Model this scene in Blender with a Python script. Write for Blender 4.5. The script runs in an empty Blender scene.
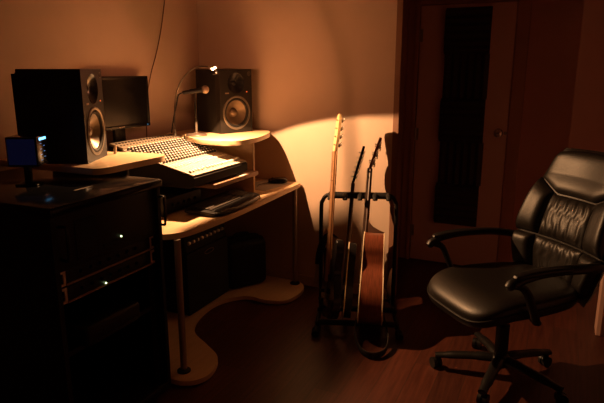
import bpy, bmesh, math, random
from mathutils import Vector, Matrix, Euler
random.seed(7)
PI = math.pi
scene = bpy.context.scene
C = scene.collection
V = Vector

# ------------------------------------------------------------------ helpers
def _mb(bm, M, vs):
    if M is not None:
        for v in vs: v.co = M @ v.co

def box(bm, x0, x1, y0, y1, z0, z1, M=None, bev=0, seg=2):
    b = bmesh.new()
    vs = [b.verts.new((x, y, z)) for x in (x0, x1) for y in (y0, y1) for z in (z0, z1)]
    for f in ((0,1,3,2),(4,6,7,5),(0,4,5,1),(2,3,7,6),(0,2,6,4),(1,5,7,3)):
        b.faces.new([vs[i] for i in f])
    if bev: bmesh.ops.bevel(b, geom=list(b.edges), offset=bev, segments=seg, affect='EDGES', profile=.5)
    merge(bm, b, M)

def merge(bm, b, M=None):
    b.verts.ensure_lookup_table()
    mp = {}
    for v in b.verts: mp[v] = bm.verts.new(M @ v.co if M is not None else v.co)
    for f in b.faces:
        try: bm.faces.new([mp[v] for v in f.verts])
        except ValueError: pass
    b.free()

def frame_for(d):
    d = d.normalized()
    a = V((0,0,1)) if abs(d.z) < .9 else V((1,0,0))
    u = d.cross(a).normalized(); w = u.cross(d).normalized()
    return u, w

def tube(bm, pts, r, n=10, M=None, flat=None, caps=True):
    """round tube along pts; r a number or list; flat=(a,b) scales of the section axes (first axis horizontal)"""
    pts = [V(p) for p in pts]
    rs = r if isinstance(r, (list, tuple)) else [r]*len(pts)
    rings = []
    d0 = (pts[1]-pts[0]).normalized()
    u, w = frame_for(d0)
    pd = d0
    fa, fb = flat if flat else (1, 1)
    for i, p in enumerate(pts):
        if i == 0: d = d0
        elif i == len(pts)-1: d = (pts[i]-pts[i-1]).normalized()
        else: d = ((pts[i+1]-pts[i]).normalized()+(pts[i]-pts[i-1]).normalized()).normalized()
        q = pd.rotation_difference(d); u = q @ u; w = q @ w; pd = d
        ring = []
        for k in range(n):
            t = 2*PI*k/n
            co = p + u*(math.cos(t)*rs[i]*fa) + w*(math.sin(t)*rs[i]*fb)
            ring.append(bm.verts.new(M @ co if M is not None else co))
        rings.append(ring)
    for a, b in zip(rings, rings[1:]):
        for k in range(n):
            bm.faces.new((a[k], a[(k+1)%n], b[(k+1)%n], b[k]))
    if caps:
        bm.faces.new(rings[0][::-1]); bm.faces.new(rings[-1])

def cyl(bm, p0, p1, r0, r1=None, n=16, M=None):
    tube(bm, [p0, p1], [r0, r0 if r1 is None else r1], n, M)

def crom(pts, k=8, closed=False):
    pts = [V(p) for p in pts]; out = []; n = len(pts)
    rng = range(n if closed else n-1)
    for i in rng:
        if closed: p0, p1, p2, p3 = pts[(i-1)%n], pts[i], pts[(i+1)%n], pts[(i+2)%n]
        else: p0, p1, p2, p3 = pts[max(i-1,0)], pts[i], pts[i+1], pts[min(i+2,n-1)]
        for j in range(k):
            t = j/k
            out.append(.5*((2*p1)+(p2-p0)*t+(2*p0-5*p1+4*p2-p3)*t*t+(3*p1-p0-3*p2+p3)*t**3))
    if not closed: out.append(pts[-1])
    return out

def lathe(bm, prof, n=28, M=None):
    """profile (r, h) spun about local z"""
    rings = []
    for r, h in prof:
        if r < 1e-6:
            co = V((0,0,h)); rings.append([bm.verts.new(M @ co if M is not None else co)])
        else:
            ring = []
            for k in range(n):
                t = 2*PI*k/n; co = V((r*math.cos(t), r*math.sin(t), h))
                ring.append(bm.verts.new(M @ co if M is not None else co))
            rings.append(ring)
    for a, b in zip(rings, rings[1:]):
        for k in range(n):
            if len(a) == 1 and len(b) == 1: continue
            if len(a) == 1: bm.faces.new((a[0], b[k], b[(k+1)%n]))
            elif len(b) == 1: bm.faces.new((a[k], a[(k+1)%n], b[0]))
            else: bm.faces.new((a[k], a[(k+1)%n], b[(k+1)%n], b[k]))

def prism(bm, outline, h0, h1, M=None, bev=0):
    """outline in (x,y), extruded along z from h0 to h1"""
    b = bmesh.new()
    lo = [b.verts.new((p[0], p[1], h0)) for p in outline]
    hi = [b.verts.new((p[0], p[1], h1)) for p in outline]
    n = len(lo)
    f1 = b.faces.new(lo[::-1]); f2 = b.faces.new(hi)
    for i in range(n): b.faces.new((lo[i], lo[(i+1)%n], hi[(i+1)%n], hi[i]))
    if bev:
        es = list(set(list(f1.edges)+list(f2.edges)))
        bmesh.ops.bevel(b, geom=es, offset=bev, segments=2, affect='EDGES', profile=.5)
    bmesh.ops.triangulate(b, faces=[f for f in b.faces if len(f.verts) > 4])
    merge(bm, b, M)

def pillow(bm, c, s, e=.4, nu=40, nv=20, fn=None, M=None):
    """superellipsoid centred at c with half sizes s"""
    def sg(x, p): return math.copysign(abs(x)**p, x)
    rings = []
    for j in range(nv+1):
        ph = -PI/2+PI*j/nv
        ring = []
        for i in range(1 if j in (0, nv) else nu):
            th = 2*PI*i/nu
            co = V((s[0]*sg(math.cos(ph), e)*sg(math.cos(th), e), s[1]*sg(math.cos(ph), e)*sg(math.sin(th), e), s[2]*sg(math.sin(ph), e)))
            if fn: co = fn(co)
            co = co + V(c)
            ring.append(bm.verts.new(M @ co if M is not None else co))
        rings.append(ring)
    for a, b in zip(rings, rings[1:]):
        for k in range(nu):
            if len(a) == 1: bm.faces.new((a[0], b[(k+1)%nu], b[k]))
            elif len(b) == 1: bm.faces.new((a[k], a[(k+1)%nu], b[0]))
            else: bm.faces.new((a[k], a[(k+1)%nu], b[(k+1)%nu], b[k]))

def holed_plate(bm, y0, y1, z0, z1, cy, cz, r, x0, x1, n=64):
    """board with a round hole, normal along x"""
    A = sorted([2*PI*k/n for k in range(n)]+[math.atan2(z-cz, y-cy) % (2*PI) for y in (y0, y1) for z in (z0, z1)])
    cf, rf, cb, rb = [], [], [], []
    for a in A:
        c, s_ = math.cos(a), math.sin(a); t = 1e9
        if abs(c) > 1e-9: t = min(t, ((y1 if c > 0 else y0)-cy)/c)
        if abs(s_) > 1e-9: t = min(t, ((z1 if s_ > 0 else z0)-cz)/s_)
        cf.append(bm.verts.new((x1, cy+r*c, cz+r*s_))); rf.append(bm.verts.new((x1, cy+t*c, cz+t*s_)))
        cb.append(bm.verts.new((x0, cy+r*c, cz+r*s_))); rb.append(bm.verts.new((x0, cy+t*c, cz+t*s_)))
    m = len(A)
    for k in range(m):
        l = (k+1) % m
        bm.faces.new((cf[k], rf[k], rf[l], cf[l])); bm.faces.new((cb[k], cf[k], cf[l], cb[l]))
        bm.faces.new((rf[k], rb[k], rb[l], rf[l])); bm.faces.new((rb[k], cb[k], cb[l], rb[l]))

def obj(name, bm, mat, parent=None, smooth=35):
    bmesh.ops.recalc_face_normals(bm, faces=list(bm.faces))
    me = bpy.data.meshes.new(name); bm.to_mesh(me); bm.free()
    if smooth:
        for p in me.polygons: p.use_smooth = True
        me.set_sharp_from_angle(angle=math.radians(smooth))
    me.materials.append(mat)
    o = bpy.data.objects.new(name, me); C.objects.link(o)
    if parent: o.parent = parent
    return o

def B(): return bmesh.new()

def tag(o, label, cat, group=None):
    o['label'] = label; o['category'] = cat
    if group: o['group'] = group
    return o

def thing(name, label, cat, loc=(0,0,0), rot=(0,0,0), group=None):
    o = bpy.data.objects.new(name, None); C.objects.link(o)
    o.empty_display_size = .05
    o.location = loc; o.rotation_euler = rot
    return tag(o, label, cat, group)

def struct(name, bm, mat, parent=None, smooth=0):
    o = obj(name, bm, mat, parent, smooth)
    if not parent: o['kind'] = 'structure'
    return o

def copy_tree(o, parent=None):
    c = o.copy(); C.objects.link(c)
    if parent: c.parent = parent
    for ch in list(o.children): copy_tree(ch, c)
    return c

# ------------------------------------------------------------------ materials
def mat(name, col, rough=.5, metal=0, var=0, scale=20, bump=0, emit=None, estr=0, spec=.5, stretch=(1,1,1)):
    m = bpy.data.materials.new(name); m.use_nodes = True
    nt = m.node_tree; p = nt.nodes['Principled BSDF']
    p.inputs['Base Color'].default_value = (*col, 1)
    p.inputs['Roughness'].default_value = rough; p.inputs['Metallic'].default_value = metal
    p.inputs['Specular IOR Level'].default_value = spec
    if emit:
        p.inputs['Emission Color'].default_value = (*emit, 1); p.inputs['Emission Strength'].default_value = estr
    tc = nt.nodes.new('ShaderNodeTexCoord'); mp = nt.nodes.new('ShaderNodeMapping')
    mp.inputs['Scale'].default_value = stretch
    nt.links.new(tc.outputs['Object'], mp.inputs['Vector'])
    nz = nt.nodes.new('ShaderNodeTexNoise'); nz.inputs['Scale'].default_value = scale; nz.inputs['Detail'].default_value = 5
    nt.links.new(mp.outputs['Vector'], nz.inputs['Vector'])
    if var:
        r = nt.nodes.new('ShaderNodeValToRGB')
        r.color_ramp.elements[0].position = .3; r.color_ramp.elements[1].position = .7
        r.color_ramp.elements[0].color = (*[c*(1-var) for c in col], 1)
        r.color_ramp.elements[1].color = (*[min(1, c*(1+var)) for c in col], 1)
        nt.links.new(nz.outputs['Fac'], r.inputs['Fac']); nt.links.new(r.outputs['Color'], p.inputs['Base Color'])
    if bump:
        bp = nt.nodes.new('ShaderNodeBump'); bp.inputs['Strength'].default_value = bump; bp.inputs['Distance'].default_value = .003
        nt.links.new(nz.outputs['Fac'], bp.inputs['Height']); nt.links.new(bp.outputs['Normal'], p.inputs['Normal'])
    return m

def floor_mat():
    m = bpy.data.materials.new('laminate'); m.use_nodes = True
    nt = m.node_tree; p = nt.nodes['Principled BSDF']
    tc = nt.nodes.new('ShaderNodeTexCoord'); mp = nt.nodes.new('ShaderNodeMapping')
    mp.inputs['Rotation'].default_value = (0, 0, PI/2)
    nt.links.new(tc.outputs['Object'], mp.inputs['Vector'])
    bk = nt.nodes.new('ShaderNodeTexBrick')
    bk.inputs['Scale'].default_value = 1; bk.inputs['Brick Width'].default_value = 1.2; bk.inputs['Row Height'].default_value = .13
    bk.inputs['Mortar Size'].default_value = .002; bk.inputs['Mortar Smooth'].default_value = .2
    bk.inputs['Color1'].default_value = (.075, .022, .013, 1); bk.inputs['Color2'].default_value = (.112, .030, .016, 1)
    bk.inputs['Mortar'].default_value = (.05, .02, .012, 1); bk.offset = .37
    nt.links.new(mp.outputs['Vector'], bk.inputs['Vector'])
    mp2 = nt.nodes.new('ShaderNodeMapping'); mp2.inputs['Scale'].default_value = (30, 2, 1)
    nt.links.new(tc.outputs['Object'], mp2.inputs['Vector'])
    nz = nt.nodes.new('ShaderNodeTexNoise'); nz.inputs['Scale'].default_value = 2; nz.inputs['Detail'].default_value = 6
    nt.links.new(mp2.outputs['Vector'], nz.inputs['Vector'])
    r = nt.nodes.new('ShaderNodeValToRGB')
    r.color_ramp.elements[0].position = .3; r.color_ramp.elements[0].color = (.55,.5,.5,1)
    r.color_ramp.elements[1].position = .7; r.color_ramp.elements[1].color = (1.1,1.1,1.1,1)
    nt.links.new(nz.outputs['Fac'], r.inputs['Fac'])
    mx = nt.nodes.new('ShaderNodeMix'); mx.data_type = 'RGBA'; mx.blend_type = 'MULTIPLY'; mx.inputs['Factor'].default_value = 1
    nt.links.new(bk.outputs['Color'], mx.inputs[6]); nt.links.new(r.outputs['Color'], mx.inputs[7])
    nt.links.new(mx.outputs[2], p.inputs['Base Color'])
    p.inputs['Roughness'].default_value = .42
    bp = nt.nodes.new('ShaderNodeBump'); bp.inputs['Strength'].default_value = .25; bp.inputs['Distance'].default_value = .002; bp.invert = True
    nt.links.new(bk.outputs['Fac'], bp.inputs['Height']); nt.links.new(bp.outputs['Normal'], p.inputs['Normal'])
    return m

M_wall = mat('cream_paint', (.60, .455, .36), .75, var=.03, scale=6, bump=.05)
M_hall = mat('hall_paint', (.72, .42, .38), .8, var=.04, scale=5)
M_ceil = mat('ceiling_paint', (.40, .28, .20), .8)
M_far = mat('brown_wall_paint', (.22, .12, .085), .8)
M_floor = floor_mat()
M_doorp = mat('door_paint', (.98, .72, .68), .55, var=.03, scale=4)
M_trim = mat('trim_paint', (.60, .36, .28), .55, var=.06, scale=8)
M_beech = mat('beech_laminate', (.68, .49, .30), .42, var=.06, scale=9, stretch=(6,1,6))
M_edge = mat('beech_edge', (.55, .38, .22), .5, var=.05, scale=9)
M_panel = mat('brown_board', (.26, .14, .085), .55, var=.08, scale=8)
M_black = mat('black_plastic', (.009, .008, .008), .45, var=.1, scale=40, spec=.3)
M_blackg = mat('black_gloss', (.010, .010, .011), .22, spec=.4)
M_blackm = mat('black_vinyl', (.009, .008, .008), .62, bump=.25, scale=300, spec=.25)
M_racktop = mat('black_lacquer', (.006, .006, .007), .16, var=.2, scale=30, spec=.22)
M_baffle = mat('baffle_grey', (.011, .009, .008), .55, bump=.08, scale=200, spec=.3)
M_cone = mat('speaker_cone', (.15, .11, .075), .36, metal=.5, var=.1, scale=30)
M_ring = mat('speaker_ring', (.16, .14, .12), .32, metal=.6)
M_micbase = mat('mic_base_grey', (.07, .05, .04), .5)
M_keys = mat('key_plastic', (.06, .05, .045), .4)
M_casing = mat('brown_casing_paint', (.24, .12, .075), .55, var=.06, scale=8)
M_chassis = mat('black_paint_matte', (.007, .006, .006), .7, spec=.15)
M_ear = mat('pale_metal', (.75, .66, .56), .45, metal=.5)
M_rubber = mat('rubber', (.010, .009, .009), .7, spec=.3)
M_steel = mat('brushed_steel', (.55, .52, .48), .3, metal=1, var=.06, scale=30)
M_alu = mat('aluminium', (.34, .27, .21), .5, metal=.5, var=.05, scale=20)
M_darksteel = mat('dark_steel', (.16, .13, .11), .35, metal=.8)
M_chrome = mat('chrome', (.8, .78, .75), .15, metal=1)
M_mixtop = mat('mixer_panel', (.40, .36, .31), .45, var=.04, scale=30)
M_mixback = mat('mixer_rear_panel', (.16, .13, .10), .45, var=.05, scale=30)
M_mixwhite = mat('mixer_fader_panel', (.46, .43, .38), .45)
M_knob = mat('knob_dark', (.035, .033, .032), .4)
M_cap = mat('knob_cap', (.78, .76, .72), .4)
M_ink = mat('panel_ink', (.07, .06, .06), .6)
M_screen = mat('screen_glass', (.006, .006, .006), .2, spec=.3)
M_foam = mat('acoustic_foam', (.075, .058, .052), .95, bump=.5, scale=150)
M_leather = mat('black_leather', (.010, .008, .007), .42, bump=.22, scale=130, spec=.42)
M_chairpl = mat('chair_plastic', (.009, .008, .008), .42, spec=.35)
M_maple = mat('maple', (.72, .50, .25), .35, var=.08, scale=14, stretch=(8,8,1))
M_mapleneck = mat('amber_maple', (.48, .25, .12), .35, var=.08, scale=14, stretch=(8,8,1))
M_mahog = mat('mahogany', (.17, .046, .022), .3, var=.35, scale=22, stretch=(10,1,.7))
M_darkneck = mat('dark_neck', (.07, .032, .02), .4, var=.15, scale=15, stretch=(6,6,1))
M_rose = mat('rosewood', (.045, .024, .018), .45, var=.2, scale=20)
M_spruce = mat('spruce', (.72, .48, .24), .35, var=.06, scale=20, stretch=(1,10,.6))
M_binding = mat('cream_binding', (.80, .66, .46), .4)
M_gblack = mat('guitar_black', (.012, .010, .010), .2)
M_strap = mat('strap_webbing', (.02, .017, .017), .75, bump=.4, scale=250)
M_pale = mat('pale_leather', (.75, .62, .48), .6)
M_padgrey = mat('mousepad_cloth', (.34, .30, .26), .85, var=.05, scale=80)
M_paper = mat('paper', (.9, .88, .82), .7)
M_grille = mat('grille_cloth', (.014, .013, .013), .9, bump=.5, scale=400)
M_cable = mat('cable_rubber', (.10, .05, .03), .6)
M_bulb = mat('bulb_glow', (1,.9,.7), .4, emit=(1,.66,.34), estr=14)
M_ledc = mat('led_cyan', (.2,.6,1), .4, emit=(.16,.55,1.0), estr=3.2)
M_ledd = mat('led_dim', (.1,.3,.6), .4, emit=(.10,.40,1.0), estr=.5)
M_ledg = mat('led_green', (.6,1,.5), .4, emit=(.75,1,.45), estr=5)
M_ledr = mat('led_red', (1,.2,.05), .4, emit=(1,.22,.05), estr=.6)
M_blueglow = mat('blue_glow', (.02,.02,.08), .3, emit=(.08,.11,.60), estr=.013)

# ------------------------------------------------------------------ the setting
b = B(); box(b, -.1, 4.4, -5.2, 1.1, -.1, 0); struct('floor', b, M_floor)
b = B(); box(b, -.1, 4.4, -5.2, 1.1, 2.5, 2.6); struct('ceiling', b, M_ceil)
b = B(); box(b, -.1, 0, -5.2, .1, 0, 2.5); struct('wall_left', b, M_wall)
b = B()
box(b, 0, 1.44, 0, .1, 0, 2.5)
box(b, 2.72, 4.3, 0, .1, 0, 2.5)
box(b, 1.44, 2.72, 0, .1, 2.28, 2.5)
struct('wall_back', b, M_wall)
b = B(); box(b, .5, 4.4, .9, 1.0, 0, 2.5); struct('wall_hall', b, M_hall)
b = B(); box(b, .5, .6, .1, .9, 0, 2.5); struct('wall_hall_side', b, M_hall)
b = B(); box(b, 4.3, 4.4, -5.2, 0, 0, 2.5); struct('wall_right', b, M_hall)
b = B(); box(b, 4.3, 4.4, 0, .9, 0, 2.5); struct('wall_hall_end', b, M_hall)
b = B(); box(b, 0, 4.3, -5.2, -5.1, 0, 2.5); struct('wall_front', b, M_far)
b = B(); box(b, 0, 1.44, -.012, 0, 0, .075, bev=.004); struct('baseboard_back', b, M_wall)
b = B(); box(b, 0, .012, -5.1, -.012, 0, .075, bev=.004); struct('baseboard_left', b, M_wall)
b = B(); box(b, .6, 1.29, .886, .9, 0, .08); box(b, 2.13, 4.3, .886, .9, 0, .08); struct('baseboard_hall', b, M_hall)
# casings of the wide opening
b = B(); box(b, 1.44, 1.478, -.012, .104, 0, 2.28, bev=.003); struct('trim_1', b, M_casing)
b = B(); box(b, 2.692, 2.72, -.014, .112, 0, 2.28, bev=.004); struct('trim_2', b, M_trim)
b = B(); box(b, 1.478, 2.692, -.012, .112, 2.25, 2.28); struct('trim_3', b, M_trim)
# door in the hall wall, with its frame
b = B()
box(b, 1.285, 1.372, .872, .905, 0, 2.04, bev=.006); box(b, 2.048, 2.135, .872, .905, 0, 2.04, bev=.006)
box(b, 1.372, 2.048, .872, .905, 1.965, 2.04, bev=.006)
box(b, 1.345, 1.372, .855, .89, 0, 1.99, bev=.004)
struct('trim_4', b, M_trim)
b = B(); box(b, 1.378, 2.042, .868, .9, .008, 1.96, bev=.003)
door = struct('door_1', b, M_doorp)
b = B(); Mk = Matrix.Translation((1.985, .868, 1.055)) @ Matrix.Rotation(PI/2, 4, 'X')
lathe(b, [(0,0),(.032,0),(.032,.006),(.014,.010),(.012,.03),(.024,.038),(.029,.05),(.027,.06),(.016,.066),(0,.068)], 28, Mk)
obj('door_knob', b, M_chrome, door)
b = B(); Mk = Matrix.Translation((2.033, .868, 1.055)) @ Matrix.Rotation(PI/2, 4, 'X')
lathe(b, [(0,0),(.012,0),(.012,.004),(0,.005)], 16, Mk); obj('latch_plate', b, M_steel, door)
for z in (.25, 1.02, 1.75):
    b = B(); cyl(b, (1.376, .862, z-.045), (1.376, .862, z+.045), .008, n=12); box(b, 1.376, 1.40, .864, .868, z-.045, z+.045)
    obj('hinge', b, M_steel, door)

# acoustic foam tiles up the door: ridges turn a quarter from one tile to the next
fx0, fx1, fz0, fs = 1.566, 1.882, .335, .32
foam_labels = ['lowest foam tile on the hall door, ridges running across',
               'foam tile on the hall door, second from the bottom, ridges upright',
               'middle foam tile on the hall door, ridges running across, beside the knob',
               'foam tile on the hall door, second from the top, ridges upright',
               'topmost foam tile on the hall door, ridges running across']
for i in range(5):
    b = B(); z0 = fz0+i*fs
    w = .053; n = 6
    prof = []
    L = fx1-fx0 if i % 2 else fs
    for k in range(n):
        prof += [(L*k/n, .018), (L*(k+.5)/n, .05)]
    prof += [(L, .018), (L, 0), (0, 0)]
    wig = [(-.004, .003), (.006, -.004), (-.002, .002), (.004, 0), (0, 0)][i]
    if i % 2:   # upright ridges: profile in x-depth, extruded in z
        M = Matrix.Translation((fx0+wig[0], .868, z0)) @ Matrix(((1,0,0,0),(0,-1,0,0),(0,0,1,0),(0,0,0,1)))
        prism(b, prof, .001, fs-.001, M)
    else:       # level ridges: profile in z-depth, extruded in x
        M = Matrix.Translation((fx0+wig[0], .868, z0)) @ Matrix(((0,0,1,0),(0,-1,0,0),(1,0,0,0),(0,0,0,1)))
        prism(b, prof, 0, fx1-fx0, M)
    tag(obj('acoustic_foam_tile', b, M_foam, None, 0), foam_labels[i], 'acoustic foam', 'foam tiles on the hall door')

# ------------------------------------------------------------------ desk
desk = thing('studio_desk', 'pale beech studio desk with raised speaker shelves and tubular metal legs', 'desk', (.45, -.74, 0))
DI = Matrix.Translation((-.45, .74, 0))
def flat(outline): return [(p.x, p.y) for p in outline]
top = [(.05,-.03),(.45,-.03),(.79,-.03)] + [(.80,-.04)]
front = crom([(.818,-.045,0),(.824,-.25,0),(.836,-.60,0),(.842,-.95,0),(.83,-1.25,0),(.80,-1.37,0),(.74,-1.43,0),(.66,-1.45,0)], 6)
outl = [(.04,-.015),(.79,-.015),(.81,-.025)] + flat(front) + [(.04,-1.45)]
b = B(); prism(b, outl, .722, .75, DI, bev=.004); obj('desktop', b, M_beech, desk)
low = crom([(.60,-.03,0),(.78,-.035,0),(.87,-.10,0),(.90,-.23,0),(.865,-.38,0),(.74,-.43,0),(.61,-.42,0),(.51,-.52,0),(.475,-.66,0),(.51,-.86,0),(.60,-1.01,0),(.74,-1.10,0),(.865,-1.185,0),(.92,-1.29,0),(.925,-1.39,0),(.86,-1.465,0),(.72,-1.47,0),(.4,-1.46,0),(.06,-1.46,0)], 6)
b = B(); prism(b, [(.06,-.03)]+flat(low), .008, .034, DI, bev=.004); obj('lower_shelf', b, M_beech, desk)
for (x, y) in ((.795,-.085),(.80,-1.385),(.12,-.085),(.12,-1.385)):
    b = B(); cyl(b, (x,y,.034), (x,y,.722), .0165, n=20, M=DI)
    lg = obj('leg', b, M_alu, desk)
    b = B(); lathe(b, [(.0166,0),(.034,0),(.034,.006),(.018,.016),(.0166,.016)], 20, DI @ Matrix.Translation((x,y,.034))); obj('leg_collar', b, M_rubber, lg)
    b = B(); lathe(b, [(0,0),(.03,0),(.03,.008),(0,.008)], 16, DI @ Matrix.Translation((x,y,0))); obj('foot', b, M_rubber, lg)
# raised shelves
rs = crom([(.53,-.025,0),(.605,-.085,0),(.66,-.19,0),(.705,-.36,0),(.722,-.50,0),(.712,-.60,0),(.67,-.665,0),(.60,-.69,0)], 6)
b = B(); prism(b, [(.06,-.025),(.3,-.025)]+flat(rs)+[(.47,-.69),(.38,-.64),(.27,-.57),(.22,-.50),(.06,-.50)], 1.072, 1.10, DI, bev=.003); o = obj('speaker_shelf', b, M_beech, desk)
ls = crom([(.56,-1.25,0),(.645,-1.258,0),(.672,-1.285,0),(.684,-1.35,0),(.678,-1.50,0),(.675,-1.66,0),(.64,-1.715,0)], 6)
b = B(); prism(b, [(.06,-1.33),(.36,-1.30),(.44,-1.265)]+flat(ls)+[(.06,-1.715)], 1.072, 1.10, DI, bev=.003); obj('speaker_shelf', b, M_beech, desk)
for y in (-.44, -1.16, -.06, -1.42):
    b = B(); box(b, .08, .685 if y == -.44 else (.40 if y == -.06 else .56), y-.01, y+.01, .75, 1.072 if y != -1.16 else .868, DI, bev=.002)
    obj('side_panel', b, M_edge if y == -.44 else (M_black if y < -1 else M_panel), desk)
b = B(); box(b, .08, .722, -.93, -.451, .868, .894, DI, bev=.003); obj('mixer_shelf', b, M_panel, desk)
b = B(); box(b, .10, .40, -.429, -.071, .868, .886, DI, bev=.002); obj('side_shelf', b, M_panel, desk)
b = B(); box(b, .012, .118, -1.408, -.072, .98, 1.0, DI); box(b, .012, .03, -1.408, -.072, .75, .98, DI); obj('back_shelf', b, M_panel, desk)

# ------------------------------------------------------------------ mixing console
# local frame: x front, y along the width, z up from the tilted panel plane
mx0, mx1, my0, my1 = .135, .70, -1.09, -.545
zb, zf = 1.095, .965
slope = math.atan2(zb-zf, mx1-mx0); ML = math.hypot(mx1-mx0, zb-zf); MW = my1-my0
mixer = thing('mixing_console', 'wide audio mixing console with rows of knobs, lit by the gooseneck lamp', 'mixing console', ((mx0+mx1)/2, (my0+my1)/2, .894))
MT = Matrix.Translation((mx0-(mx0+mx1)/2, my0-(my0+my1)/2, zb-.894)) @ Matrix.Rotation(slope, 4, 'Y')
b = B()
prof = [(mx0, .90), (mx0, zb-.004), (mx1-.01, zf-.004), (mx1, zf-.012), (mx1, .912), (mx1-.03, .896), (mx0+.03, .894)]
cx, cy = (mx0+mx1)/2, (my0+my1)/2
Mx = Matrix(((1,0,0,-cx),(0,0,1,-cy),(0,1,0,-.894),(0,0,0,1)))
prism(b, prof, my0, my1, Mx)
obj('chassis', b, M_chassis, mixer, 20)
b = B(); box(b, .0, .10, .004, MW-.004, -.003, .012, MT, bev=.002); obj('rear_panel', b, M_mixback, mixer)
b = B(); box(b, .10, .395, .004, MW-.004, -.003, .002, MT); obj('channel_panel', b, M_mixtop, mixer)
b = B(); box(b, .395, ML-.006, .004, MW-.004, -.003, .003, MT); obj('fader_panel', b, M_mixwhite, mixer)
NC = 20; cw = (MW-.03)/NC
b = B()                                                              # printed lines and legends between the channels
for c in range(NC+1):
    y = .015+c*cw; box(b, .102, ML-.012, y-.0007, y+.0007, .002, .0034, MT)
for k in range(5):
    x = .13+.066*k; box(b, x, x+.0012, .012, MW-.012, .002, .0032, MT)
for c in range(NC):
    y = .015+(c+.5)*cw
    box(b, .415, .418, y-.008, y+.008, .003, .0038, MT)
obj('panel_lines', b, M_ink, mixer, 0)
b = B()
for c in range(NC):
    y = .015+(c+.5)*cw
    cyl(b, MT @ V((.03, y, .012)), MT @ V((.03, y, .016)), .007, n=10); cyl(b, MT @ V((.065, y, .012)), MT @ V((.065, y, .015)), .005, n=8)
o = obj('socket', b, M_black, mixer); o['kind'] = 'stuff'
rows = [.118+.0305*k for k in range(9)]
spots = [(x, .015+(c+.5)*cw) for x in rows[::-1] for c in range(NC)]
kb = B(); lathe(kb, [(0,0),(.0075,0),(.0068,.010),(.0055,.0135),(0,.0135)], 10)
kp = obj('knob', kb, M_knob, mixer)
cb = B(); lathe(cb, [(0,.0135),(.0052,.0135),(.0045,.0165),(0,.017)], 10); box(cb, -.0012, .0012, 0, .0058, .0135, .0172)
cp = obj('knob_cap', cb, M_cap, kp)
rest = []
for i, (x, y) in enumerate(spots):
    Mk = MT @ Matrix.Translation((x, y, .002)) @ Matrix.Rotation(random.uniform(-2.2, 2.2), 4, 'Z')
    if i < 100:
        k = kp if i == 0 else kp.copy()
        if i: C.objects.link(k); c2 = cp.copy(); C.objects.link(c2); c2.parent = k
        k.matrix_local = Mk
    else: rest.append(Mk)
b = B()
for Mk in rest: lathe(b, [(0,0),(.0075,0),(.0068,.010),(.0055,.0135),(.005,.0165),(0,.017)], 8, Mk)
o = obj('small_knobs', b, M_knob, mixer); o['kind'] = 'stuff'
b = B()
for Mk in rest: lathe(b, [(0,.0170),(.0052,.0168),(.0045,.0178),(0,.018)], 8, Mk)
o = obj('small_knob_caps', b, M_cap, mixer); o['kind'] = 'stuff'
b = B()
for Mk in rest: lathe(b, [(.0090,0),(.0086,.005),(.0076,.0095)], 8, Mk)
o = obj('knob_skirts', b, M_knob, mixer); o['kind'] = 'stuff'
fb = B(); box(fb, -.009, .009, -.0052, .0052, 0, .011, bev=.002); fp = obj('fader_cap', fb, M_cap, mixer)
for c in range(NC):
    f = fp if c == 0 else fp.copy()
    if c: C.objects.link(f)
    f.matrix_local = MT @ Matrix.Translation((ML-.045-random.choice([0,0,0,.004,.01]), .015+(c+.5)*cw, .003))
b = B()
for c in range(NC):
    y = .015+(c+.5)*cw; box(b, ML-.135, ML-.022, y-.0016, y+.0016, .003, .0036, MT)
obj('fader_slots', b, M_ink, mixer, 0)
b = B()
for c in range(NC):
    y = .015+(c+.5)*cw
    for x in (.43, .441): box(b, x, x+.007, y-.004, y+.004, .003, .008, MT)
obj('mute_buttons', b, M_cap, mixer, 0)['kind'] = 'stuff'

# ------------------------------------------------------------------ gooseneck lamp on the console
LH = V((.64, -.79, 1.511))
lamp = thing('gooseneck_lamp', 'small gooseneck lamp with a glowing bulb, plugged into the console', 'lamp', (.19, -.565, 1.088))
LI = Matrix.Translation((-.19, .565, -1.088))
b = B(); lathe(b, [(0,0),(.011,0),(.011,.012),(.008,.03),(.006,.045),(0,.046)], 16, Matrix.Translation((0,0,.004))); obj('plug', b, M_steel, lamp)
gp = crom([(.19,-.565,1.13),(.188,-.56,1.20),(.195,-.55,1.32),(.238,-.555,1.42),(.33,-.59,1.487),(.47,-.69,1.517),(.605,-.775,1.517)], 8)
b = B(); tube(b, gp, .0052, 10, LI); obj('gooseneck', b, M_darksteel, lamp)
hd = V((.93, -.36, -.10)).normalized()
h0 = LH - hd*.034
b = B()
u = hd.cross(V((0,0,1))).normalized(); w = u.cross(hd).normalized()
N = 12; ringA, ringB, ringC, ringD = [], [], [], []
for k in range(N+1):                                                 # half-round hood, open below
    a = PI*k/N; dv = u*math.cos(a)+w*math.sin(a)
    ringA.append(b.verts.new(LI @ (h0+dv*.011))); ringB.append(b.verts.new(LI @ (h0+hd*.05+dv*.0125)))
    ringC.append(b.verts.new(LI @ (h0+dv*.0098))); ringD.append(b.verts.new(LI @ (h0+hd*.05+dv*.0113)))
for k in range(N):
    b.faces.new((ringA[k], ringA[k+1], ringB[k+1], ringB[k])); b.faces.new((ringC[k+1], ringC[k], ringD[k], ringD[k+1]))
    b.faces.new((ringB[k], ringB[k+1], ringD[k+1], ringD[k])); b.faces.new((ringA[k+1], ringA[k], ringC[k], ringC[k+1]))
b.faces.new((ringA[0], ringB[0], ringD[0], ringC[0])); b.faces.new((ringB[N], ringA[N], ringC[N], ringD[N]))
obj('lamp_shade', b, M_steel, lamp)
b = B(); tube(b, [h0-hd*.006, h0-hd*.0, h0+hd*.008, h0+hd*.014], [.005,.0085,.0085,.005], 12, LI); obj('lamp_socket', b, M_black, lamp)
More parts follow.
